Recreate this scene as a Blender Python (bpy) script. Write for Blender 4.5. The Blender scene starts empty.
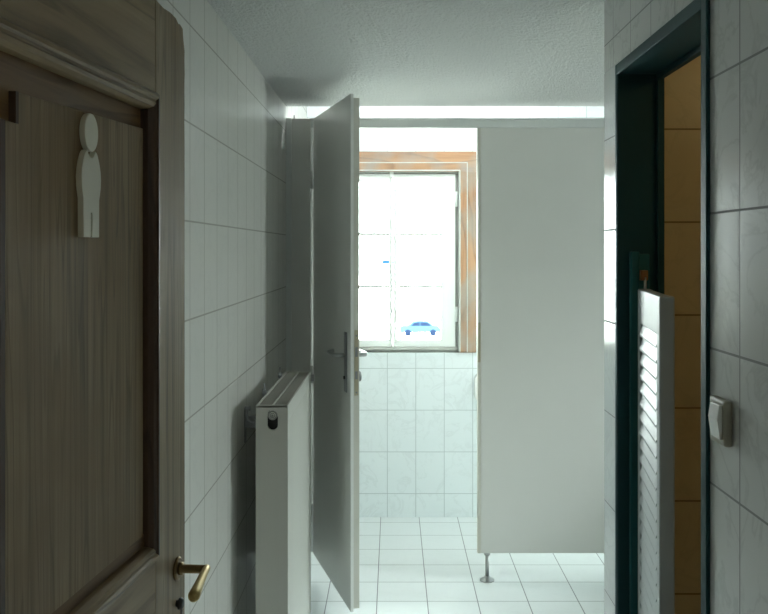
import bpy, bmesh, math
from mathutils import Matrix, Vector

scene = bpy.context.scene
COL = scene.collection
PI = math.pi

# ------------------------------------------------------------------ materials
def new_mat(name):
    m = bpy.data.materials.new(name); m.use_nodes = True
    nt = m.node_tree
    b = nt.nodes['Principled BSDF']
    return m, nt, b

def N(nt, kind, **kw):
    n = nt.nodes.new(kind)
    for k, v in kw.items():
        setattr(n, k, v)
    return n

def math_node(nt, op, a, b=None, c=None, clamp=False):
    n = nt.nodes.new('ShaderNodeMath'); n.operation = op; n.use_clamp = clamp
    for i, v in enumerate((a, b, c)):
        if v is None: continue
        if isinstance(v, (int, float)): n.inputs[i].default_value = v
        else: nt.links.new(v, n.inputs[i])
    return n.outputs[0]

def mix_col(nt, fac, a, b, blend='MIX'):
    n = nt.nodes.new('ShaderNodeMix'); n.data_type = 'RGBA'; n.blend_type = blend
    for sock, v in ((n.inputs[0], fac), (n.inputs[6], a), (n.inputs[7], b)):
        if isinstance(v, (int, float)): sock.default_value = v
        elif isinstance(v, tuple): sock.default_value = (*v, 1)
        else: nt.links.new(v, sock)
    return n.outputs[2]

def noise(nt, vec, scale, detail=4, rough=.5, dist=0):
    n = nt.nodes.new('ShaderNodeTexNoise')
    n.inputs['Scale'].default_value = scale; n.inputs['Detail'].default_value = detail
    n.inputs['Roughness'].default_value = rough; n.inputs['Distortion'].default_value = dist
    nt.links.new(vec, n.inputs['Vector'])
    return n.outputs['Fac']

def ramp(nt, fac, stops):
    n = nt.nodes.new('ShaderNodeValToRGB')
    cr = n.color_ramp
    while len(cr.elements) < len(stops): cr.elements.new(.5)
    for e, (p, c) in zip(cr.elements, stops):
        e.position = p; e.color = (*c, 1) if len(c) == 3 else c
    nt.links.new(fac, n.inputs[0])
    return n.outputs[0]

def bump(nt, h, strength, dist, normal=None):
    n = nt.nodes.new('ShaderNodeBump')
    n.inputs['Strength'].default_value = strength; n.inputs['Distance'].default_value = dist
    nt.links.new(h, n.inputs['Height'])
    if normal is not None: nt.links.new(normal, n.inputs['Normal'])
    return n.outputs[0]

def plain(name, col, rough=.5, metal=0, spec=.5, bump_s=0, bump_scale=200, var=0):
    m, nt, b = new_mat(name)
    b.inputs['Base Color'].default_value = (*col, 1)
    b.inputs['Roughness'].default_value = rough
    b.inputs['Metallic'].default_value = metal
    b.inputs['Specular IOR Level'].default_value = spec
    tc = N(nt, 'ShaderNodeTexCoord')
    f = noise(nt, tc.outputs['Object'], 9, 5)
    if var:
        dark = tuple(c*(1-var) for c in col)
        c = mix_col(nt, f, dark, tuple(min(1, x*(1+var*.6)) for x in col))
        nt.links.new(c, b.inputs['Base Color'])
    if bump_s:
        f2 = noise(nt, tc.outputs['Object'], bump_scale, 3)
        nt.links.new(bump(nt, f2, bump_s, .002), b.inputs['Normal'])
    return m

def tile_mat(name, w, h, px, py, pz, gap, base, grout, rough=.22, vein=.12, floor=False, tint2=None, wob=.02):
    """ceramic tiles on a wall (u follows the wall, v is height) or on the floor (u = X, v = Y)"""
    m, nt, b = new_mat(name)
    geo = N(nt, 'ShaderNodeNewGeometry'); tc = N(nt, 'ShaderNodeTexCoord')
    sp = N(nt, 'ShaderNodeSeparateXYZ'); nt.links.new(tc.outputs['Object'], sp.inputs[0])
    if floor:
        u = math_node(nt, 'SUBTRACT', sp.outputs[0], px); v = math_node(nt, 'SUBTRACT', sp.outputs[1], py)
    else:
        sn = N(nt, 'ShaderNodeSeparateXYZ'); nt.links.new(geo.outputs['True Normal'], sn.inputs[0])
        isx = math_node(nt, 'GREATER_THAN', math_node(nt, 'ABSOLUTE', sn.outputs[0]), .5)
        ux = math_node(nt, 'SUBTRACT', sp.outputs[0], px); uy = math_node(nt, 'SUBTRACT', sp.outputs[1], py)
        u = math_node(nt, 'ADD', math_node(nt, 'MULTIPLY', uy, isx),
                      math_node(nt, 'MULTIPLY', ux, math_node(nt, 'SUBTRACT', 1, isx)))
        v = math_node(nt, 'SUBTRACT', sp.outputs[2], pz)
    def edge(t, size):
        q = math_node(nt, 'DIVIDE', t, size)
        f = math_node(nt, 'FRACT', q)
        d = math_node(nt, 'MULTIPLY', math_node(nt, 'MINIMUM', f, math_node(nt, 'SUBTRACT', 1, f)), size)
        return d, math_node(nt, 'FLOOR', q)
    du, iu = edge(u, w); dv, iv = edge(v, h)
    d = math_node(nt, 'MINIMUM', du, dv)
    mr = N(nt, 'ShaderNodeMapRange'); mr.interpolation_type = 'SMOOTHSTEP'
    nt.links.new(d, mr.inputs[0]); mr.inputs[1].default_value = gap*.45; mr.inputs[2].default_value = gap*.95
    mask = mr.outputs[0]                       # 0 in the joint, 1 on the tile
    cid = N(nt, 'ShaderNodeCombineXYZ'); nt.links.new(iu, cid.inputs[0]); nt.links.new(iv, cid.inputs[1])
    wn = N(nt, 'ShaderNodeTexWhiteNoise'); nt.links.new(cid.outputs[0], wn.inputs[0])
    # marbling: veins that break at every tile
    off = N(nt, 'ShaderNodeVectorMath'); off.operation = 'MULTIPLY_ADD'
    nt.links.new(wn.outputs['Color'], off.inputs[0]); off.inputs[1].default_value = (9, 9, 9)
    nt.links.new(tc.outputs['Object'], off.inputs[2])
    vn = noise(nt, off.outputs[0], 5.5, 6, .55, 1.4)
    veins = ramp(nt, vn, [(0, (0, 0, 0)), (.47, (0, 0, 0)), (.505, (1, 1, 1)), (.54, (0, 0, 0)), (1, (0, 0, 0))])
    soft = noise(nt, off.outputs[0], 3, 3)
    vf = math_node(nt, 'MULTIPLY', math_node(nt, 'MULTIPLY', veins, soft), vein*2)
    t2 = tint2 or tuple(c*.62 for c in base)
    c = mix_col(nt, vf, base, t2)
    lv = math_node(nt, 'MULTIPLY', wn.outputs['Value'], .07)
    c = mix_col(nt, lv, c, t2)
    c = mix_col(nt, mask, grout, c)
    nt.links.new(c, b.inputs['Base Color'])
    r = math_node(nt, 'SUBTRACT', .8, math_node(nt, 'MULTIPLY', mask, .8-rough))
    nt.links.new(r, b.inputs['Roughness'])
    mr2 = N(nt, 'ShaderNodeMapRange'); mr2.interpolation_type = 'SMOOTHSTEP'
    nt.links.new(d, mr2.inputs[0]); mr2.inputs[1].default_value = gap*.4; mr2.inputs[2].default_value = gap*2.2
    n1 = bump(nt, mr2.outputs[0], .3, .0005)
    wv = noise(nt, tc.outputs['Object'], 7, 2)
    n2 = bump(nt, wv, wob*5, .01, n1)
    nt.links.new(n2, b.inputs['Normal'])
    return m

def wood_mat(name, dark, mid, light, axis=2, rough=.6, scale=1.0, grain=26, knots=True, patches=None, seed=0):
    m, nt, b = new_mat(name)
    tc = N(nt, 'ShaderNodeTexCoord'); mp = N(nt, 'ShaderNodeMapping')
    nt.links.new(tc.outputs['Object'], mp.inputs[0])
    s = [grain*scale]*3; s[axis] = 1.3*scale
    mp.inputs['Scale'].default_value = s; mp.inputs['Location'].default_value = (seed, seed*.7, seed*1.3)
    n1 = noise(nt, mp.outputs[0], 1.0, 8, .62, .6)
    mp2 = N(nt, 'ShaderNodeMapping'); nt.links.new(tc.outputs['Object'], mp2.inputs[0])
    s2 = [grain*.28*scale]*3; s2[axis] = .75*scale
    mp2.inputs['Scale'].default_value = s2; mp2.inputs['Location'].default_value = (seed+3, 1, 2)
    n2 = noise(nt, mp2.outputs[0], 1.0, 2, .5, .3)
    rings = math_node(nt, 'FRACT', math_node(nt, 'MULTIPLY', n2, 11))
    rings = ramp(nt, rings, [(0, (0, 0, 0)), (.72, (.12, .12, .12)), (.92, (1, 1, 1)), (1, (0, 0, 0))])
    c = ramp(nt, n1, [(.22, dark), (.48, mid), (.78, light)])
    c = mix_col(nt, math_node(nt, 'MULTIPLY', rings, .55), c, dark)
    if patches:
        pn = noise(nt, tc.outputs['Object'], 5, 3)
        pf = ramp(nt, pn, [(.45, (0, 0, 0)), (.62, (1, 1, 1))])
        c = mix_col(nt, math_node(nt, 'MULTIPLY', pf, .65), c, patches)
    nt.links.new(c, b.inputs['Base Color'])
    b.inputs['Roughness'].default_value = rough
    b.inputs['Specular IOR Level'].default_value = .35
    nt.links.new(bump(nt, n1, .5, .0012), b.inputs['Normal'])
    return m

def emit_mat(name, col, strength):
    m = bpy.data.materials.new(name); m.use_nodes = True
    nt = m.node_tree; nt.nodes.clear()
    o = N(nt, 'ShaderNodeOutputMaterial'); e = N(nt, 'ShaderNodeEmission')
    e.inputs[0].default_value = (*col, 1); e.inputs[1].default_value = strength
    nt.links.new(e.outputs[0], o.inputs[0])
    return m

def pane_mat(name):
    m = bpy.data.materials.new(name); m.use_nodes = True
    nt = m.node_tree; nt.nodes.clear()
    o = N(nt, 'ShaderNodeOutputMaterial'); t = N(nt, 'ShaderNodeBsdfTransparent'); g = N(nt, 'ShaderNodeBsdfGlossy')
    t.inputs[0].default_value = (.93, .96, .95, 1); g.inputs['Roughness'].default_value = .02
    f = N(nt, 'ShaderNodeFresnel'); f.inputs[0].default_value = 1.5
    mx = N(nt, 'ShaderNodeMixShader')
    nt.links.new(f.outputs[0], mx.inputs[0]); nt.links.new(t.outputs[0], mx.inputs[1]); nt.links.new(g.outputs[0], mx.inputs[2])
    nt.links.new(mx.outputs[0], o.inputs[0])
    return m

TW, TH = .1704, .25
WHITE = (.68, .72, .70)
GROUT = (.30, .31, .30)
M = {}
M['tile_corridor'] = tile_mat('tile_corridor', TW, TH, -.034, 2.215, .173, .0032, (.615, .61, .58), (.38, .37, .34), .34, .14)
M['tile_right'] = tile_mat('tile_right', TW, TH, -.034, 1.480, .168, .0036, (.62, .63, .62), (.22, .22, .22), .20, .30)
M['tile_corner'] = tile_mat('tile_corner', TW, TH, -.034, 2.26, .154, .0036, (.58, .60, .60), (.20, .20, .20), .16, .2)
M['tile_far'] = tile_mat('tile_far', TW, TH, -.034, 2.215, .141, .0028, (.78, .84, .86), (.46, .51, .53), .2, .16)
M['tile_beige'] = tile_mat('tile_beige', .40, TH, 0.45, 2.1, .175, .0034, (.58, .46, .27), (.22, .15, .07), .3, .2)
M['tile_floor'] = tile_mat('tile_floor', .2293, .2293, -.073, 4.192, 0, .0034, (.80, .845, .855), (.22, .24, .25), .17, .05, floor=True)
M['plaster'] = plain('plaster', (.62, .63, .61), .9)
M['laminate'] = plain('laminate', (.645, .645, .62), .34, var=.02, bump_s=.04, bump_scale=400)
M['laminate_door'] = plain('laminate_door', (.76, .77, .75), .26, var=.02)
M['laminate_edge'] = plain('laminate_edge', (.58, .57, .51), .4)
M['alu'] = plain('alu', (.64, .66, .65), .4, 0)
M['steel'] = plain('steel', (.42, .43, .43), .28, .9)
M['dull_steel'] = plain('dull_steel', (.26, .27, .28), .4, .6)
M['beige_metal'] = plain('beige_metal', (.45, .41, .30), .45, .4)
M['dark'] = plain('dark', (.02, .02, .02), .5)
M['rad'] = plain('rad', (.53, .53, .49), .32)
M['rad_grille'] = plain('rad_grille', (.36, .35, .32), .5)
M['rad_plug'] = plain('rad_plug', (.30, .30, .29), .4)
M['teal'] = plain('teal', (.012, .052, .058), .5, var=.1)
M['teal_light'] = plain('teal_light', (.018, .10, .11), .5, var=.1)
M['louver'] = plain('louver', (.38, .41, .415), .4, var=.02)
M['brass'] = plain('brass', (.22, .145, .06), .42, .7, var=.25)
M['brass_light'] = plain('brass_light', (.55, .42, .17), .42, .7, var=.2)
for k_ in ('teal', 'teal_light'): M[k_].node_tree.nodes['Principled BSDF'].inputs['Specular IOR Level'].default_value = .15
M['copper'] = plain('copper', (.22, .10, .035), .5, .3)
M['cream'] = plain('cream', (.62, .60, .48), .4)
M['switch_plate'] = plain('switch_plate', (.34, .32, .25), .45)
M['switch_white'] = plain('switch_white', (.85, .86, .84), .25)
M['sash'] = plain('sash', (.88, .92, .89), .35)
M['sash_grey'] = plain('sash_grey', (.42, .43, .40), .6, var=.3)
M['seam_white'] = plain('seam_white', (.55, .58, .54), .6, var=.35)
M['pane'] = pane_mat('pane')
M['wood_panel'] = wood_mat('wood_panel', (0.0910, 0.0590, 0.0268), (0.2458, 0.1738, 0.0917), (0.3640, 0.2716, 0.1565), 2, .55, seed=1, patches=(0.2094, 0.1319, 0.0559), grain=60)
M['wood_stile'] = wood_mat('wood_stile', (0.1092, 0.0745, 0.0380), (0.2820, 0.2095, 0.1252), (0.4186, 0.3182, 0.2012), 2, .5, seed=5, patches=(0.2184, 0.1474, 0.0727), grain=60)
M['wood_rail'] = wood_mat('wood_rail', (0.1092, 0.0745, 0.0380), (0.2730, 0.1940, 0.1062), (0.3822, 0.2794, 0.1621), 0, .5, seed=7)
M['wood_brown'] = wood_mat('wood_brown', (0.0655, 0.0341, 0.0134), (0.1730, 0.0962, 0.0380), (0.2548, 0.1521, 0.0671), 0, .5, seed=9)
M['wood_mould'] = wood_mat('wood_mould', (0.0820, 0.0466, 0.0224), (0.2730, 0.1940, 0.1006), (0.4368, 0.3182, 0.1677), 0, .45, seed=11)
M['wood_mould_shade'] = wood_mat('wood_mould_shade', (0.0218, 0.0109, 0.0056), (0.0638, 0.0341, 0.0179), (0.1092, 0.0621, 0.0335), 2, .45, seed=13)  # darker copy of the moulding wood: shade on upright sides put into colour
M['pine'] = wood_mat('pine', (.13, .075, .045), (.36, .20, .105), (.44, .29, .18), 0, .6, scale=.8, patches=(.27, .28, .27), seed=2)
M['pine_v'] = wood_mat('pine_v', (.13, .075, .045), (.36, .20, .105), (.44, .29, .18), 2, .6, scale=.8, patches=(.28, .27, .24), seed=4)
M['ground'] = plain('ground', (.62, .62, .58), .9, var=.05)
M['facade'] = plain('facade', (.6, .6, .57), .9)

# ceiling: rough sprayed stucco
m, nt, b = new_mat('stucco')
tc = N(nt, 'ShaderNodeTexCoord')
f1 = noise(nt, tc.outputs['Object'], 95, 4, .65); f2 = noise(nt, tc.outputs['Object'], 38, 3, .6)
h = math_node(nt, 'ADD', f1, math_node(nt, 'MULTIPLY', f2, .8))
b.inputs['Base Color'].default_value = (.70, .71, .70, 1); b.inputs['Roughness'].default_value = .85
nt.links.new(bump(nt, h, 1.0, .014), b.inputs['Normal'])
M['stucco'] = m

# ------------------------------------------------------------------ mesh helpers
def BM(): return bmesh.new()

def add_box(bm, x0, x1, y0, y1, z0, z1, mi=0):
    vs = [bm.verts.new(p) for p in ((x0,y0,z0),(x1,y0,z0),(x1,y1,z0),(x0,y1,z0),(x0,y0,z1),(x1,y0,z1),(x1,y1,z1),(x0,y1,z1))]
    for f in ((0,3,2,1),(4,5,6,7),(0,1,5,4),(1,2,6,5),(2,3,7,6),(3,0,4,7)):
        fc = bm.faces.new([vs[i] for i in f]); fc.material_index = mi
    return bm

def frame_of(d):
    d = Vector(d).normalized()
    a = Vector((0,0,1)) if abs(d.z) < .9 else Vector((1,0,0))
    u = d.cross(a).normalized(); v = d.cross(u).normalized()
    return d, u, v

def add_tube(bm, pts, radii, seg=20, cap=True, flat=(1,1)):
    """round bar through points; radii a number or one per point"""
    pts = [Vector(p) for p in pts]
    if isinstance(radii, (int, float)): radii = [radii]*len(pts)
    rings = []
    for i, p in enumerate(pts):
        if i == 0: d = pts[1]-pts[0]
        elif i == len(pts)-1: d = pts[-1]-pts[-2]
        else: d = (pts[i+1]-p).normalized()+(p-pts[i-1]).normalized()
        if i == 0: _, u, v = frame_of(d)
        else:
            dn = d.normalized(); u = (u-dn*u.dot(dn)).normalized(); v = dn.cross(u)
        rings.append([bm.verts.new(p+(u*math.cos(2*PI*k/seg)*flat[0]+v*math.sin(2*PI*k/seg)*flat[1])*radii[i]) for k in range(seg)])
    for a, c in zip(rings, rings[1:]):
        for k in range(seg):
            f = bm.faces.new((a[k], a[(k+1)%seg], c[(k+1)%seg], c[k])); f.smooth = True
    if cap:
        bm.faces.new(rings[0][::-1]); bm.faces.new(rings[-1])
    return bm

def add_prism(bm, poly, f, t0, t1, smooth=False):
    """extrude a 2D outline; f(a, b, t) gives the 3D point"""
    A = [bm.verts.new(f(a, b_, t0)) for a, b_ in poly]; B = [bm.verts.new(f(a, b_, t1)) for a, b_ in poly]
    n = len(poly)
    bm.faces.new(A[::-1]); bm.faces.new(B)
    for i in range(n):
        q = bm.faces.new((A[i], A[(i+1)%n], B[(i+1)%n], B[i])); q.smooth = smooth
    return bm

def add_moulding(bm, u0, u1, z0, z1, prof, f):
    """mitred frame; prof = [(inset, height)], f(u, n, z) -> point. two materials: 0 horizontal, 1 vertical"""
    rings = []
    for ins, n in prof:
        rings.append([bm.verts.new(f(u, n, z)) for u, z in ((u0+ins, z0+ins), (u1-ins, z0+ins), (u1-ins, z1-ins), (u0+ins, z1-ins))])
    for a, c in zip(rings, rings[1:]):
        for k in range(4):
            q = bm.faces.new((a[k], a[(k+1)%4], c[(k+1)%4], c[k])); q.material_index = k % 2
    return bm

def obj(name, bm, mat, parent=None, bevel=0, bseg=2, recalc=True):
    if recalc: bmesh.ops.recalc_face_normals(bm, faces=bm.faces)
    me = bpy.data.meshes.new(name); bm.to_mesh(me); bm.free()
    for mm in (mat if isinstance(mat, (list, tuple)) else [mat]): me.materials.append(M[mm] if isinstance(mm, str) else mm)
    o = bpy.data.objects.new(name, me); COL.objects.link(o)
    if bevel:
        md = o.modifiers.new('Bevel', 'BEVEL'); md.width = bevel; md.segments = bseg; md.limit_method = 'ANGLE'; md.angle_limit = math.radians(40)
        md.harden_normals = False
    if parent is not None: o.parent = parent
    return o

def box_obj(name, dims, mat, parent=None, bevel=0):
    return obj(name, add_box(BM(), *dims), mat, parent, bevel)

def thing(name, label, cat, loc=(0,0,0), rotz=0, group=None, kind=None):
    o = bpy.data.objects.new(name, None); COL.objects.link(o)
    o.location = loc; o.rotation_euler = (0,0,rotz); o.empty_display_size = .1
    if label: o['label'] = label
    if cat: o['category'] = cat
    if group: o['group'] = group
    if kind: o['kind'] = kind
    return o

def struct(o, label=None):
    o['kind'] = 'structure'
    if label: o['label'] = label
    return o

def arc(cx, cy, r, a0, a1, n):
    return [(cx+r*math.cos(a0+(a1-a0)*i/n), cy+r*math.sin(a0+(a1-a0)*i/n)) for i in range(n+1)]

# ------------------------------------------------------------------ room shell
XL, XR = -.517, .590          # corridor side walls
YF = 5.21                     # far tiled wall
HC = 2.293                    # corridor ceiling
YC = 2.430                    # corner where the room widens to the right
YP = 4.20                     # cubicle front
XE = 2.70                     # right end of the wide part
YD = .80                      # wall with the entrance door
HR = 2.66                     # higher ceiling over the cubicles

struct(box_obj('floor', (-1.4, XE+.12, -1.7, YF+.02, -.12, 0), 'tile_floor'))
bm = BM()
add_box(bm, XL-.10, XE+.12, YD-.02, YP, HC, HC+.10)
add_box(bm, XL-.10, XE+.12, YP-.09, YP, HC+.0005, HR+.1)
struct(obj('ceiling', bm, 'stucco'))
struct(box_obj('ceiling_over_cubicles', (XL-.10, XE+.12, YP, YF+.02, HR, HR+.1), 'plaster'))

struct(box_obj('wall_left', (XL-.10, XL, YD, YF, 0, HR), 'tile_corridor'))

# far wall with the window opening
WX, WZ0, WZ1 = .440, .985, 2.13
bm = BM()
WT = .32
add_box(bm, XL-.10, -WX, YF, YF+WT, -.12, HR+.1)
add_box(bm, WX, 1.05, YF, YF+WT, -.12, HR+.1); add_box(bm, 2.05, XE+.12, YF, YF+WT, -.12, HR+.1)
add_box(bm, 1.05, 2.05, YF, YF+WT, -.12, WZ0); add_box(bm, 1.05, 2.05, YF, YF+WT, WZ1, HR+.1)
add_box(bm, -WX, WX, YF, YF+WT, -.12, WZ0)
add_box(bm, -WX, WX, YF, YF+WT, WZ1, HR+.1)
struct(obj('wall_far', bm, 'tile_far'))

# right wall of the corridor with the opening to the side room
OY0, OY1, OZ = 1.640, 2.270, 2.070
XI = .701
bm = BM()
add_box(bm, XR, XI, YD, OY0, 0, HC)
add_box(bm, XR, XI, OY1, YC, 0, 2.0915, 1); add_box(bm, XR+.0012, XI-.001, OY1, YC-.0012, 2.0915, 2.0945, 2); add_box(bm, XR, XI, OY1, YC, 2.0945, HC)
add_box(bm, XR, XI, OY0, OY1, OZ, HC)
struct(obj('wall_right', bm, ['tile_right', 'tile_corner', 'dull_steel']))
# wall dividing the side room from the wide part
bm = BM()
add_box(bm, XI, XE, 2.385, YC, 0, HC)
struct(obj('wall_dividing', bm, 'tile_corridor'))
bm = BM()
add_box(bm, XI, 1.70, 2.34, 2.385, 0, HC)
add_box(bm, 1.70, 1.78, YD, 2.385, 0, HC)
struct(obj('wall_side_room', bm, 'tile_beige'))
# right end wall with an unseen opening added for daylight
W2 = (3.15, 3.72, 1.25, 1.95)
W3 = (1.05, 2.05, WZ0, WZ1)      # opening added behind the cubicle panel for more daylight
bm = BM()
add_box(bm, XE, XE+.12, YC-.1, W2[0], 0, HR); add_box(bm, XE, XE+.12, W2[1], YF, 0, HR)
add_box(bm, XE, XE+.12, W2[0], W2[1], 0, W2[2]); add_box(bm, XE, XE+.12, W2[0], W2[1], W2[3], HR)
struct(obj('wall_end', bm, 'tile_corridor'))
# wall with the entrance doorway, and the lobby behind the camera
bm = BM()
add_box(bm, -1.4, -.50, YD-.12, YD, 0, HC+.1); add_box(bm, .44, XE, YD-.12, YD, 0, HC+.1)
add_box(bm, -.50, .44, YD-.12, YD, 2.06, HC+.1)
struct(obj('wall_entrance', bm, 'plaster'))
bm = BM()
add_box(bm, -1.4, -1.3, -1.7, YD-.12, 0, 2.4); add_box(bm, 1.3, 1.4, -1.7, YD-.12, 0, 2.4)
add_box(bm, -1.3, 1.3, -1.7, -1.6, 0, 2.4)
struct(obj('wall_lobby', bm, 'plaster'))
struct(box_obj('ceiling_lobby', (-1.4, 1.4, -1.7, YD-.12, 2.4, 2.5), 'plaster'))

# ------------------------------------------------------------------ teal steel frame of the opening (trim_1)
t = thing('trim_1', 'dark teal steel frame lining the doorless opening in the right tiled wall', None, kind='structure')
bm = BM()                       # far jamb, near jamb, head: lining plus thin face
add_box(bm, XR-.006, XI+.004, OY1-.012, OY1, 0, OZ)
add_box(bm, XI-.018, XI-.002, OY1-.026, OY1-.012, 0, OZ-.012)
obj('far_jamb', bm, 'teal', t, .0015)
bm = BM()
add_box(bm, XR-.006, XI+.004, OY0, OY0+.012, 0, OZ)
obj('near_jamb', bm, 'teal', t, .0015)
bm = BM()
add_box(bm, XR-.006, XI+.004, OY0, OY1, OZ-.014, OZ)
add_box(bm, XI-.018, XI-.002, OY0+.012, OY1-.012, OZ-.028, OZ-.014)
obj('head', bm, 'teal', t, .0015)
bm = BM()
add_box(bm, XR-.008, XR, OY0-.022, OY0+.006, 0, OZ+.014)
add_box(bm, XR-.008, XR, OY1-.006, OY1+.012, 0, OZ+.014)
add_box(bm, XR-.008, XR, OY0+.006, OY1-.006, OZ-.014, OZ+.014)
obj('face_trim', bm, 'teal', t, .0015)
bm = BM()
add_box(bm, .612, .634, OY1-.034, OY1-.012, .02, 1.596)
add_box(bm, .634, .664, OY1-.022, OY1-.012, .02, 1.590)
obj('hinge_post', bm, 'teal_light', t, .003)

# ------------------------------------------------------------------ louvred swing door
A = Vector((.6200, 2.205, 0)); Bp = Vector((.5640, 1.842, 0))
dirv = (Bp-A); LW = dirv.length; dirv.normalize()
nrm = Vector((-dirv.y, dirv.x, 0))            # towards +X
if nrm.x < 0: nrm = -nrm
LZ0, LZ1, LT = .35, 1.5015, .032
lv = thing('louvered_door', 'white half-height louvred swing door leaf in the teal opening at right', 'door', A)
def LP(u, n, z): p = dirv*u+nrm*n; return (p.x, p.y, z)
def lbox(bm, u0, u1, n0, n1, z0, z1):
    return add_prism(bm, [(u0,n0),(u1,n0),(u1,n1),(u0,n1)], lambda a,b_,z: LP(a,b_,z), z0, z1)
obj('stile', lbox(BM(), 0, .042, 0, LT, LZ0, LZ1), 'louver', lv, .004, 3)
obj('stile', lbox(BM(), LW-.042, LW, 0, LT, LZ0, LZ1), 'louver', lv, .004, 3)
obj('top_rail', lbox(BM(), .042, LW-.042, .001, LT-.001, LZ1-.085, LZ1-.001), 'louver', lv, .003)
obj('bottom_rail', lbox(BM(), .042, LW-.042, .001, LT-.001, LZ0+.001, LZ0+.10), 'louver', lv, .003)
bm = BM(); z = LZ0+.105
while z < LZ1-.10:
    poly = [(-.001, z), (-.001, z+.005), (.011, z+.044), (.011, z+.039)]
    add_prism(bm, poly, lambda a, b_, u: LP(u, a, b_), .043, LW-.043)
    z += .0345
obj('louvers', bm, 'louver', lv)
bm = BM()
add_box(bm, .634-A.x, .652-A.x, 2.222-A.y, 2.250-A.y, 1.522, 1.548)
obj('pivot_bracket', bm, 'copper', lv, .002)
bm = add_tube(BM(), [(.645-A.x, 2.225-A.y, 1.49), (.645-A.x, 2.225-A.y, 1.53)], .0035, 12)
obj('pivot_pin', bm, 'steel', lv)

# ------------------------------------------------------------------ light switch
sw = thing('light_switch', 'small surface-mounted light switch with white rocker on right tiled wall', 'light switch', (XR, 1.545, 1.297))
bm = BM(); add_box(bm, -.0155, 0, -.036, .036, -.040, .040)
obj('base_plate', bm, 'switch_plate', sw, .005, 3)
poly = [(-.0150, -.029), (-.0195, -.029), (-.0245, 0.006), (-.0205, .031), (-.0150, .031)]
add = add_prism(BM(), poly, lambda a, b_, y: (a, y, b_), -.026, .018)
obj('rocker', add, 'switch_white', sw, .0015)

# ------------------------------------------------------------------ wooden entrance door, open against the left (door_1)
ang = math.atan2(-.9955, -.0950)
d1 = thing('door_1', 'old brown wooden panelled door standing open at left', None, (-.390, 1.630, 0), ang, kind='structure')
# local: x = distance from free edge, y = out of the visible face, z = up
DW, DT = .830, .040
P3 = lambda u, n, z: (u, n, z)
def dbox(name, u0, u1, z0, z1, mat, n0=-DT, n1=0, bev=.0015):
    return obj(name, add_box(BM(), u0, u1, n0, n1, z0, z1), mat, d1, bev)
poly = [(.0, .006), (.149, .006), (.149, 2.0275), (.1114, 2.023), (.075, 2.0245), (.048, 2.022), (.034, 2.0150), (.026, 2.0165), (.0105, 2.012), (.0085, 1.998),
        (.0045, 1.985), (.0, 1.972), (.001, 1.955), (-.0008, 1.93), (.0012, 1.905), (.0004, 1.87), (.0016, 1.84), (0, 1.80)]
bm = add_prism(BM(), poly, lambda a, b_, t_: (a, t_, b_), -DT, 0)
obj('stile', bm, 'wood_stile', d1, .0012)
dbox('stile', .690, DW, .006, 2.029, 'wood_stile')
dbox('top_rail', .1506, .6895, 1.866, 2.0275, 'wood_rail')
dbox('lock_rail', .1495, .6895, .880, 1.0745, 'wood_rail')
dbox('bottom_rail', .1495, .6895, .006, .200, 'wood_rail')
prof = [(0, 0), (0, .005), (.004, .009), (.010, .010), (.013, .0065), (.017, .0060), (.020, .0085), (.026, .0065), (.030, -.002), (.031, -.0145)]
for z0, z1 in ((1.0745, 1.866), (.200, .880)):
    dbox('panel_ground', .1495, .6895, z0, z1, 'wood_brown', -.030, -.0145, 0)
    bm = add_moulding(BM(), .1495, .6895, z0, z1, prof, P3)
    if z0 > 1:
        dbox('gap_shade', .5853, .592, 1.752, 1.7905, 'wood_mould_shade', -.0144, -.0052, 0); dbox('gap_shade', .6153, .626, 1.1275, 1.752, 'wood_mould_shade', -.0144, -.0052, 0)  # dark strips painted in for the shaded gap beside the raised panel
    obj('moulding', bm, ['wood_mould', 'wood_mould_shade'], d1)
    if z0 > 1:
        poly = [(.191, 1.127), (.615, 1.127), (.615, 1.752), (.585, 1.752), (.585, 1.790), (.191, 1.801)]
        bm = add_prism(BM(), poly, lambda a, b_, t_: (a, t_, b_), -.0144, -.0055)
        obj('panel', bm, 'wood_panel', d1, .0012)
        dbox('panel_fillet', .176, .657, 1.1055, 1.1265, 'wood_brown', -.0144, -.008)
    else:
        dbox('panel', .198, .634, .254, .826, 'wood_panel', -.0144, -.0055)
# brass lever
hd = obj('door_handle', add_tube(BM(), [(.043, 0, 1.019), (.043, .003, 1.019), (.043, .005, 1.019)], [.021, .021, .017], 28), 'brass', d1)
bm = BM()
add_tube(bm, [(.043, .004, 1.019), (.043, .012, 1.019), (.043, .0121, 1.019), (.043, .054, 1.0195)], [.0115, .0115, .0080, .0075], 20)
obj('neck', bm, 'brass', hd)
bm = BM()
pts = [(.0345, .0535, 1.0195), (.037, .0535, 1.0195), (.060, .056, 1.0190), (.100, .061, 1.0165), (.135, .065, 1.0135), (.146, .066, 1.0125), (.152, .0665, 1.012), (.156, .067, 1.012)]
add_tube(bm, pts, [.0055, .0070, .0072, .0080, .0098, .0103, .0085, .0040], 20)
obj('lever', bm, 'brass_light', hd)
kn = obj('lock_knob', add_tube(BM(), [(.045, 0, .956), (.045, .003, .956), (.0451, .005, .956), (.0451, .010, .956), (.0451, .013, .956)], [.006, .006, .0105, .0105, .006], 20), 'dark', d1)
obj('key_bow', add_tube(BM(), [(.045, .009, .948), (.045, .009, .920)], .0022, 8), 'dull_steel', d1)

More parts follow.
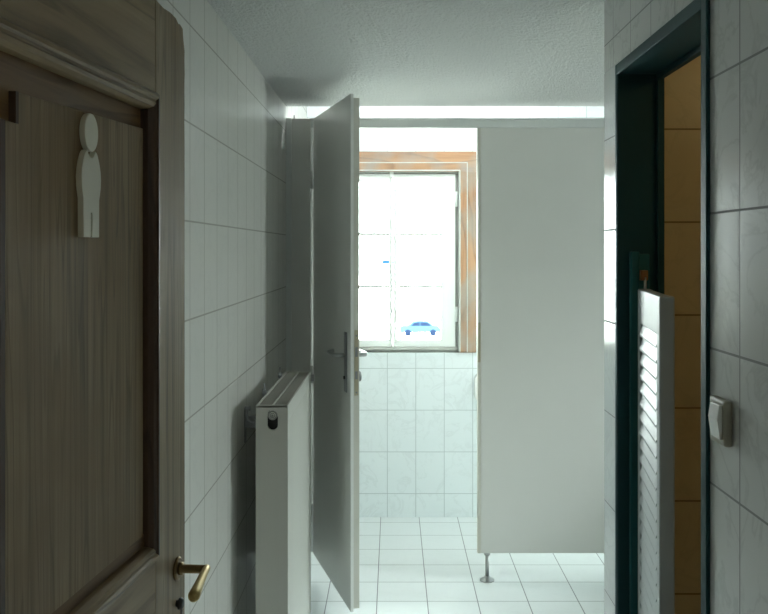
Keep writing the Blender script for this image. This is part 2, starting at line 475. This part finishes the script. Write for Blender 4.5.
# pictogram screwed on the door
pg = thing('man_pictogram', 'cream silhouette of a man, the sign on the dark wooden door', 'sign', (-.390, 1.630, 0), ang)
head = [(.404+.0218*math.cos(a*2*PI/40), 1.7655+.0270*math.sin(a*2*PI/40)) for a in range(40)]
obj('head', add_prism(BM(), head, lambda a, b_, t_: (a, t_, b_), -.0053, .0035), 'cream', pg, .0015)
half = [(.004, 1.7305), (.010, 1.7335), (.0165, 1.7405), (.024, 1.735), (.0305, 1.725), (.0355, 1.713), (.0375, 1.701), (.0365, 1.689), (.0335, 1.6795), (.0305, 1.672), (.0300, 1.618), (.0026, 1.618), (.0026, 1.6525)]
poly = [(.4045+a*.84, b_) for a, b_ in half] + [(.4045-a*.84, b_) for a, b_ in half[::-1]]
obj('body', add_prism(BM(), poly, lambda a, b_, t_: (a, t_, b_), -.0053, .0035), 'cream', pg, .001)

# ------------------------------------------------------------------ radiator
rd = thing('radiator', 'white panel radiator beside the left tiled wall in front of the cubicle', 'radiator', (-.3915, 3.205, 0))
rx0, rx1, ry0, ry1, rz0, rz1 = -.0515, .0515, -.395, .395, .100, 1.096
bm = BM()                                   # front convector panel with shallow vertical profile
prof = []
y = ry0+.006; p = .0333
ys = []
prof.append((rx1-.010, ry0+.003)); prof.append((rx1-.003, ry0+.0045))
k = 0
while y + p < ry1-.004:
    prof += [(rx1, y+.004), (rx1, y+p*.62), (rx1-.0022, y+p*.72), (rx1-.0022, y+p*.90)]
    y += p
prof += [(rx1-.003, ry1-.0045), (rx1-.010, ry1-.003)]
poly = prof
add_prism(bm, poly, lambda a, b_, t_: (a, b_, t_), rz0+.004, rz1-.05)
add_box(bm, rx1-.010, rx1, ry0+.002, ry1-.002, rz1-.05, rz1-.004)
obj('front_panel', bm, 'rad', rd)
obj('back_panel', add_box(BM(), rx0, rx0+.012, ry0+.003, ry1-.003, rz0+.004, rz1-.004), 'rad', rd, .002)
# side covers, the near one with a pill-shaped opening
pc, pr, ph = .0025, .0172, .0155
def pill(n=14):
    return arc(pc, 1.0505+ph, pr, 0, PI, n) + arc(pc, 1.0505-ph, pr, PI, 2*PI, n)
bm = BM()
outer = [(rx0, rz0), (rx1, rz0), (rx1, rz1), (rx0, rz1)]
pl = pill()
for yy in (ry0, ry0+.012):
    vo = [bm.verts.new((a, yy, b_)) for a, b_ in outer]; vi = [bm.verts.new((a, yy, b_)) for a, b_ in pl]
    eo = [bm.edges.new((vo[i], vo[(i+1)%4])) for i in range(4)]; ei = [bm.edges.new((vi[i], vi[(i+1)%len(vi)])) for i in range(len(vi))]
    bmesh.ops.triangle_fill(bm, use_beauty=True, edges=eo+ei)
    if yy == ry0: VO, VI = vo, vi
    else:
        for i in range(4): bm.faces.new((VO[i], VO[(i+1)%4], vo[(i+1)%4], vo[i]))
        for i in range(len(vi)): bm.faces.new((VI[i], VI[(i+1)%len(vi)], vi[(i+1)%len(vi)], vi[i]))
obj('side_cover', bm, 'rad', rd)
obj('side_cover', add_box(BM(), rx0, rx1, ry1-.008, ry1, rz0, rz1), 'rad', rd, .003)
vp = obj('vent_plug', add_tube(BM(), [(pc, ry0+.013, 1.0505+ph), (pc, ry0+.001, 1.0505+ph), (pc, ry0-.001, 1.0505+ph)], [.0158, .0158, .0140], 28), 'rad_plug', rd)
bm = BM()
for r_ in (.0105, .0055):
    n = 28
    o_ = [bm.verts.new((pc+r_*math.cos(2*PI*i/n), ry0-.0014, 1.0505+ph+r_*math.sin(2*PI*i/n))) for i in range(n)]
    i_ = [bm.verts.new((pc+(r_-.0018)*math.cos(2*PI*i/n), ry0-.0045, 1.0505+ph+(r_-.0018)*math.sin(2*PI*i/n))) for i in range(n)]
    for i in range(n): bm.faces.new((o_[i], o_[(i+1)%n], i_[(i+1)%n], i_[i]))
obj('plug_rim', bm, 'rad', vp)
obj('hole_shade', add_box(BM(), rx0+.014, rx1-.012, ry0+.020, ry0+.022, rz0+.01, rz1-.01), 'dark', rd)  # black sheet that paints the shade inside the pill opening
# top grille
bm = BM()
add_box(bm, rx0, rx0+.006, ry0, ry1, rz1-.006, rz1+.002); add_box(bm, rx1-.006, rx1, ry0, ry1, rz1-.006, rz1+.002)
add_box(bm, -.003, .003, ry0, ry1, rz1-.006, rz1+.001)
add_box(bm, rx0+.006, rx1-.006, ry0, ry0+.012, rz1-.006, rz1+.002); add_box(bm, rx0+.006, rx1-.006, ry1-.012, ry1, rz1-.006, rz1+.002)
obj('grille_frame', bm, 'rad', rd, .001)
bm = BM(); y = ry0+.016
while y < ry1-.018:
    add_box(bm, rx0+.007, -.004, y, y+.0085, rz1-.005, rz1-.0015); add_box(bm, .004, rx1-.007, y, y+.0085, rz1-.005, rz1-.0015)
    y += .0125
obj('top_grille', bm, 'rad_grille', rd)
# wall brackets and the bleed valve
for yb in (-.17, .25):
    bm = BM()
    add_box(bm, XL+.3915, XL+.3955, yb-.012, yb+.012, .93, 1.05)
    add_box(bm, XL+.3955, rx0, yb-.003, yb+.003, .98, 1.02)
    add_tube(bm, [(rx0-.006, yb, 1.0), (rx0-.006, yb, 1.135)], .0032, 8)
    add_tube(bm, [(rx0-.006, yb, 1.093), (rx0-.006, yb, 1.112)], .0075, 10)
    obj('wall_bracket', bm, 'dull_steel', rd)
bm = BM()
add_tube(bm, [(rx0-.034, ry0+.03, 1.086), (rx0-.034, ry0+.03, 1.062), (rx0-.030, ry0+.03, 1.046), (rx0-.018, ry0+.03, 1.038), (rx0+.001, ry0+.03, 1.038)], .0035, 10)
add_tube(bm, [(rx0-.041, ry0+.03, 1.083), (rx0-.022, ry0+.03, 1.083)], .0075, 12)
obj('bleed_valve', bm, 'dull_steel', rd)
bm = BM()
add_tube(bm, [(.030, ry1, 1.066), (.030, ry1+.020, 1.066), (.030, ry1+.021, 1.066), (.030, ry1+.055, 1.066)], [.011, .011, .019, .017], 20)
add_tube(bm, [(.030, ry1+.035, 1.066), (.062, ry1+.035, 1.066)], [.016, .014], 20)
obj('thermostat_valve', bm, 'rad_plug', rd)
bm = BM()
for xx in (-.02, .02): add_tube(bm, [(xx, ry1-.06, 0), (xx, ry1-.06, rz0+.01)], .008, 14)
obj('pipes', bm, 'rad', rd)

# ------------------------------------------------------------------ toilet cubicle
cb = thing('toilet_cubicle', 'pale grey toilet cubicle with its door ajar, before the tiled window wall', 'toilet cubicle', (0, YP, 0))
PT = .028
ZT, ZB = 2.236, .136
hx = -.386
ox = .408
obj('wall_panel', add_box(BM(), -.490, hx-.010, 0, PT, ZB, ZT-.0015), 'laminate', cb, .0015)
obj('wall_profile', add_box(BM(), XL, -.4905, -.004, PT+.004, ZB, ZT), 'alu', cb, .0015)
bm = BM(); add_box(bm, hx-.010, XE-.002, .0, PT, ZT-.046, ZT); add_box(bm, hx-.010, XE-.002, -.003, 0, ZT-.012, ZT)
obj('header_rail', bm, 'alu', cb, .0015)
bm = BM(); add_box(bm, ox, ox+.016, -.002, PT+.002, ZB, ZT-.047)
obj('edge_strip', bm, 'laminate_edge', cb, .0015)
fp = obj('front_panel', add_box(BM(), ox+.0165, 1.42, 0, PT, ZB, ZT-.047), 'laminate', cb, .0015)
obj('front_panel', add_box(BM(), 1.424, XE-.002, 0, PT, ZB, ZT-.047), 'laminate', cb, .0015)
obj('strike_plate', add_box(BM(), ox+.001, ox+.015, -.0045, -.002, 1.058, 1.250), 'beige_metal', cb, .001)
for fx in (.456, 1.38, -.44):
    bm = BM()
    add_tube(bm, [(fx, .014, ZB+.002), (fx, .014, ZB-.012)], .0150, 20)
    add_tube(bm, [(fx, .014, ZB-.010), (fx, .014, .012)], .0095, 20)
    add_tube(bm, [(fx, .014, .022), (fx, .014, .014), (fx, .014, .007), (fx, .014, 0)], [.012, .018, .034, .035], 28)
    obj('foot', bm, 'steel', cb)
obj('coat_pin', add_tube(BM(), [(-.478, .01, ZT-.005), (-.478, .01, ZT+.016)], .0028, 8), 'dull_steel', cb)
# the open leaf; local x along the leaf from the hinge, y through its thickness, z up
ld = Vector((.2997, -.954, 0)).normalized(); ln = Vector((.954, .2997, 0)).normalized()   # ln: away from the visible face
def DP(u, n, z): q = ld*u+ln*n; return (hx+q.x, q.y, z)
def leafbox(bm, u0, u1, n0, n1, z0, z1):
    return add_prism(bm, [(u0,n0),(u1,n0),(u1,n1),(u0,n1)], lambda a,b_,z_: DP(a,b_,z_), z0, z1)
LZB, LZT, LWD = ZB, ZT-.003, .716
leaf = obj('cubicle_door', leafbox(BM(), .004, LWD, 0, .013, LZB, LZT), 'laminate_door', cb, .0012)
obj('door_core', leafbox(BM(), .016, LWD-.004, .0131, .038, LZB+.010, LZT-.016), 'laminate_edge', leaf, .0012)
obj('hinge_post', add_box(BM(), hx-.0098, hx+.016, .0115, PT-.002, ZB, ZT-.047), 'alu', cb, .0015)
pl = obj('lock_plate', leafbox(BM(), LWD-.004, LWD-.0025, .0165, .0335, 1.010, 1.275), 'beige_metal', leaf)
for nm, z0, z1 in (('latch', 1.167, 1.206), ('bolt', 1.076, 1.108)): obj(nm, leafbox(BM(), LWD-.0025, LWD-.0005, .020, .030, z0, z1), 'dull_steel', pl)
for zz in (1.252, 1.022): obj('screw', add_tube(BM(), [DP(LWD-.0026, .025, zz), DP(LWD-.0010, .025, zz)], .004, 12), 'dull_steel', pl)
hp = obj('door_handle', leafbox(BM(), .628, .664, -.006, 0, 1.015, 1.262), 'dull_steel', leaf, .002)
bm = BM()
add_tube(bm, [DP(.646, -.004, 1.167), DP(.646, -.040, 1.167), DP(.641, -.047, 1.167), DP(.630, -.050, 1.167), DP(.535, -.050, 1.167), DP(.522, -.047, 1.168), DP(.516, -.036, 1.170), DP(.515, -.022, 1.172)], .0085, 16)
obj('lever', bm, 'steel', hp)
obj('keyhole', add_tube(BM(), [DP(.646, -.0055, 1.075), DP(.646, -.012, 1.075)], .007, 14), 'dark', hp)
hp = obj('door_handle', leafbox(BM(), .628, .664, .038, .043, 1.015, 1.262), 'dull_steel', leaf, .002)
bm = BM()
add_tube(bm, [DP(.646, .042, 1.167), DP(.646, .074, 1.167), DP(.641, .082, 1.167), DP(.628, .085, 1.167), DP(.540, .085, 1.167)], .0095, 16)
obj('lever', bm, 'steel', hp)
obj('turn_knob', add_tube(BM(), [DP(.646, .042, 1.078), DP(.646, .052, 1.078), DP(.646, .060, 1.078), DP(.646, .063, 1.078)], [.022, .023, .020, .010], 24), 'dull_steel', hp)
for zh in (1.938, 1.00, .33):
    bm = BM()
    add_tube(bm, [(hx-.005, -.006, zh-.042), (hx-.005, -.006, zh+.042)], .0065, 16)
    obj('hinge', bm, 'alu', leaf)

# ------------------------------------------------------------------ window_1 on the far wall
w1 = thing('window_1', 'white two-leaf casement window in a stripped pine frame on the far wall', None, (0, YF, 0), kind='structure')
CX, CZ0, CZ1 = .497, .988, 2.187
SX, SZ0, SZ1 = .374, 1.020, 2.056
def cas(name, dims, mat, bev=.002): return obj(name, add_box(BM(), *dims), mat, w1, bev)
# casing: three pine boards with a lighter bead
for s in (-1, 1):
    a, b_ = sorted((s*CX, s*.397))
    c_ = cas('casing_board', (a, b_, -.022, .0, CZ0, 2.067), 'pine_v')
    a, b_ = sorted((s*.446, s*.440))
    obj('bead', add_box(BM(), a, b_, -.0255, -.0221, CZ0+.002, 2.124), 'seam_white', c_, .001)
    a, b_ = sorted((s*.403, s*.393))
    obj('bead', add_box(BM(), a, b_, -.027, -.0001, CZ0+.002, 2.075), 'seam_white', c_, .0015)
c_ = cas('casing_board', (-CX, CX, -.022, .0, 2.0675, CZ1), 'pine')
obj('bead', add_box(BM(), -.446, .446, -.0255, -.0221, 2.118, 2.124), 'seam_white', c_, .001)
obj('bead', add_box(BM(), -.400, .400, -.027, -.0221, 2.070, 2.079), 'seam_white', c_, .0015)
# recessed grey frame between casing and sashes
bm = BM()
for s in (-1, 1):
    a, b_ = sorted((s*.443, s*.372)); add_box(bm, a, b_, .030, .075, .985, 2.135)
add_box(bm, -.372, .372, .030, .075, 2.050, 2.135); add_box(bm, -.372, .372, .030, .075, .985, 1.021)
for s in (-1, 1):
    a, b_ = sorted((s*.4395, s*.392)); add_box(bm, a, b_, .0, .030, .988, 2.12)
add_box(bm, -.392, .392, .0, .030, 2.062, 2.12)
obj('frame', bm, 'sash_grey', w1, .0015)
obj('weather_bar', add_box(BM(), -.385, .385, -.004, .030, 1.002, 1.0195), 'sash_grey', w1, .003)
# the two leaves
GX0, GX1, GZ0, GZ1 = .024, .287, 1.062, 2.010
BARS = (1.378, 1.696)
for s in (-1, 1):
    bm = BM()
    for a, b_ in ((.0012, GX0), (GX1, SX)):
        p, q = sorted((s*a, s*b_)); add_box(bm, p, q, .012, .052, SZ0, SZ1)
    p, q = sorted((s*GX0, s*GX1))
    add_box(bm, p, q, .012, .052, SZ0, GZ0); add_box(bm, p, q, .012, .052, GZ1, SZ1)
    sash = obj('sash', bm, 'sash', w1, .001)
    bm = BM()
    for zb in BARS: add_box(bm, p, q, .018, .046, zb-.008, zb+.008)
    obj('glazing_bar', bm, 'sash_grey', sash)
    obj('pane', add_box(BM(), p, q, .030, .033, GZ0, GZ1), 'pane', sash)
    for zh in (1.905, 1.215):
        bm = BM(); add_tube(bm, [(s*.380, .006, zh-.045), (s*.380, .006, zh+.045)], .008, 12)
        p2, q2 = sorted((s*.362, s*.380)); add_box(bm, p2, q2, .008, .012, zh-.028, zh+.028)
        obj('hinge', bm, 'sash', sash)
bm = BM(); add_box(bm, -.020, .004, -.004, .012, 2.030, 2.075); add_tube(bm, [(-.008, -.004, 2.045), (-.008, -.016, 2.045)], .010, 14)
obj('latch', bm, 'sash', w1, .001)
obj('sill', add_box(BM(), -.440, .440, .0755, WT+.04, .955, .984), 'facade', w1, .002)

# added_window_2 on the end wall: unseen window added to brighten the wide part
w2 = thing('added_window_2', 'unseen white window added on the end wall for daylight', None, (XE, 0, 0), kind='structure')
bm = BM(); y0, y1, z0, z1 = W2
for a, b_ in ((y0, y0+.06), (y1-.06, y1), ((y0+y1)/2-.035, (y0+y1)/2+.035)): add_box(bm, .03, .08, a, b_, z0, z1)
add_box(bm, .03, .08, y0, y1, z0, z0+.06); add_box(bm, .03, .08, y0, y1, z1-.06, z1)
obj('frame', bm, 'sash', w2)
obj('pane', add_box(BM(), .05, .053, y0+.06, y1-.06, z0+.06, z1-.06), 'pane', w2)

w3 = thing('added_window_3', 'unseen white window added behind the cubicle panel for daylight', None, (0, YF, 0), kind='structure')  # unseen window added to brighten the floor and far wall
bm = BM()
for a, b_ in ((1.05, 1.11), (1.99, 2.05), (1.515, 1.585)): add_box(bm, a, b_, .03, .08, WZ0, WZ1)
add_box(bm, 1.05, 2.05, .03, .08, WZ0, WZ0+.06); add_box(bm, 1.05, 2.05, .03, .08, WZ1-.06, WZ1)
obj('frame', bm, 'sash', w3)
obj('pane', add_box(BM(), 1.11, 1.99, .05, .053, WZ0+.06, WZ1-.06), 'pane', w3)

# dispenser edge on the far wall
bm = BM()
poly = arc(.045, .045, .045, PI, 1.5*PI, 8) + arc(.115, .045, .045, 1.5*PI, 2*PI, 8) + [(.16, .12)] + arc(.115, .125, .045, 0, PI/2, 8) + arc(.045, .125, .045, PI/2, PI, 8)
add_prism(bm, poly, lambda a, b_, t_: (.482+a, YF-t_, .700+b_), 0, .085)
o = obj('wall_dispenser', bm, 'switch_white', None, .012, 4)
o['label'] = 'white rounded dispenser on the far tiled wall, half hidden behind the cubicle panel'; o['category'] = 'dispenser'

# ------------------------------------------------------------------ outside
GZ = -7.3
struct(box_obj('ground_outside', (-160, 160, YF+3, 300, GZ-.5, GZ), 'ground'))
car = thing('parked_car', 'small blue car parked far outside, seen washed out through the window', 'car', (2.85, 91, GZ))
blue = plain('car_blue', (.011, .021, .030), .9, spec=0); glassb = plain('car_glass', (.003, .005, .011), .9, spec=0)
M['car_blue'] = blue; M['car_glass'] = glassb
body = [(-2.1,.35),(-2.1,.75),(-1.95,.95),(-1.2,1.02),(-.75,1.42),(-.1,1.52),(.8,1.48),(1.35,1.02),(1.95,.92),(2.1,.7),(2.1,.35)]
obj('car_body', add_prism(BM(), body, lambda a,b_,t_:(a,t_,b_), -.85, .85), 'car_blue', car, .05)
bm = BM()
for g in ([(-1.0,1.04),(-.65,1.36),(-.1,1.42),(-.1,1.04)], [(.0,1.04),(.0,1.42),(.7,1.38),(1.1,1.04)]):
    add_prism(bm, g, lambda a,b_,t_:(a,t_,b_), -.87, .87)
obj('car_window', bm, 'car_glass', car)
for xx in (-1.3, 1.3):
    for yy in (-.88, .70):
        obj('wheel', add_tube(BM(), [(xx, yy, .33), (xx, yy+.18, .33)], .33, 20), 'car_glass', car)
sg = thing('sign_board', 'narrow blue sign board on a thin pole outside, beyond the window', 'sign', (-.55, 91, GZ))
obj('board', add_box(BM(), -.62, .62, -.03, .0, 7.48, 7.82), plain('sign_blue', (.003, .009, .018), .9, spec=0), sg)
obj('pole', add_tube(BM(), [(0, .06, 0), (0, .06, 9.0)], .04, 10), 'sash', sg)

# ------------------------------------------------------------------ unseen lamps added for brightness
def lamp_globe(name, label, loc, r, col, strength):
    t_ = thing(name, label, 'added lamp', loc)
    obj('mount', add_tube(BM(), [(0,0,0), (0,0,-.02)], r*.7, 24), 'sash', t_)
    bm_ = BM(); bmesh.ops.create_uvsphere(bm_, u_segments=20, v_segments=12, radius=r)
    for v_ in bm_.verts: v_.co.z = v_.co.z*.7-.02-r*.6
    for f_ in bm_.faces: f_.smooth = True
    obj('globe', bm_, emit_mat(name+'_glow', col, strength), t_)
    return t_
lamp_globe('added_lamp', 'round warm lamp added out of view to light the beige side room', (1.25, 1.45, HC), .09, (1, .77, .36), 9)  # unseen lamp, added for the warm glow of the side room
lamp_globe('added_lamp', 'round dim lamp added out of view in the lobby to brighten the wooden door', (.2, -.6, 2.4), .10, (1, .90, .76), 13)  # unseen lamp, added to lift the wooden door and near walls
tb = thing('added_tube', 'unseen tube added on the raised ceiling to brighten the cubicles', 'added lamp', (0, YP+.30, HR))  # unseen tube, added to whiten the wall above the cubicle front
obj('housing', add_box(BM(), -.30, .90, -.03, .03, -.03, 0), 'sash', tb)
obj('tube', add_tube(BM(), [(-.28, 0, -.05), (.88, 0, -.05)], .013, 12), emit_mat('tube_glow', (.96, 1, 1), 85), tb)

# ------------------------------------------------------------------ daylight
w = bpy.data.worlds.new('daylight'); scene.world = w; w.use_nodes = True
bg = w.node_tree.nodes['Background']
nw = w.node_tree
tcw = N(nw, 'ShaderNodeTexCoord'); sw_ = N(nw, 'ShaderNodeSeparateXYZ'); nw.links.new(tcw.outputs['Generated'], sw_.inputs[0])
# bright overcast sky: the zenith about three times the horizon
nw.links.new(ramp(nw, sw_.outputs[2], [(0, (.27, .29, .29)), (.06, (.27, .29, .29)), (.55, (.93, 1, 1)), (1, (.93, 1, 1))]), bg.inputs[0])
bg.inputs[1].default_value = 110
def portal(name, loc, rot, sx, sy):
    L = bpy.data.lights.new(name, 'AREA'); L.shape = 'RECTANGLE'; L.size = sx; L.size_y = sy
    L.cycles.is_portal = True
    o_ = bpy.data.objects.new(name, L); COL.objects.link(o_); o_.location = loc; o_.rotation_euler = rot
portal('daylight_portal', (0, YF+WT+.01, 1.55), (-PI/2, 0, 0), .90, 1.18)
portal('daylight_portal', (XE+.14, (W2[0]+W2[1])/2, (W2[2]+W2[3])/2), (0, PI/2, 0), .72, .6)
portal('daylight_portal', (1.55, YF+WT+.01, 1.55), (-PI/2, 0, 0), 1.0, 1.18)

# ------------------------------------------------------------------ camera
cd = bpy.data.cameras.new('camera'); cam = bpy.data.objects.new('camera', cd); COL.objects.link(cam)
cam.location = (0, 0, 1.6); cam.rotation_euler = (PI/2, 0, 0)
cd.sensor_width = 36; cd.lens = 36*870/768
cd.shift_x = -9/768; cd.shift_y = -57/768
cd.clip_start = .02; cd.clip_end = 1000
scene.camera = cam

scene.view_settings.view_transform = 'Standard'; scene.view_settings.look = 'None'
scene.view_settings.gamma = 1; scene.view_settings.exposure = 0.08; scene.view_settings.use_curve_mapping = False
c = scene.cycles
c.max_bounces = 16; c.diffuse_bounces = 10; c.glossy_bounces = 6; c.transparent_max_bounces = 12
c.use_denoising = True; c.sample_clamp_indirect = 8; c.caustics_reflective = False
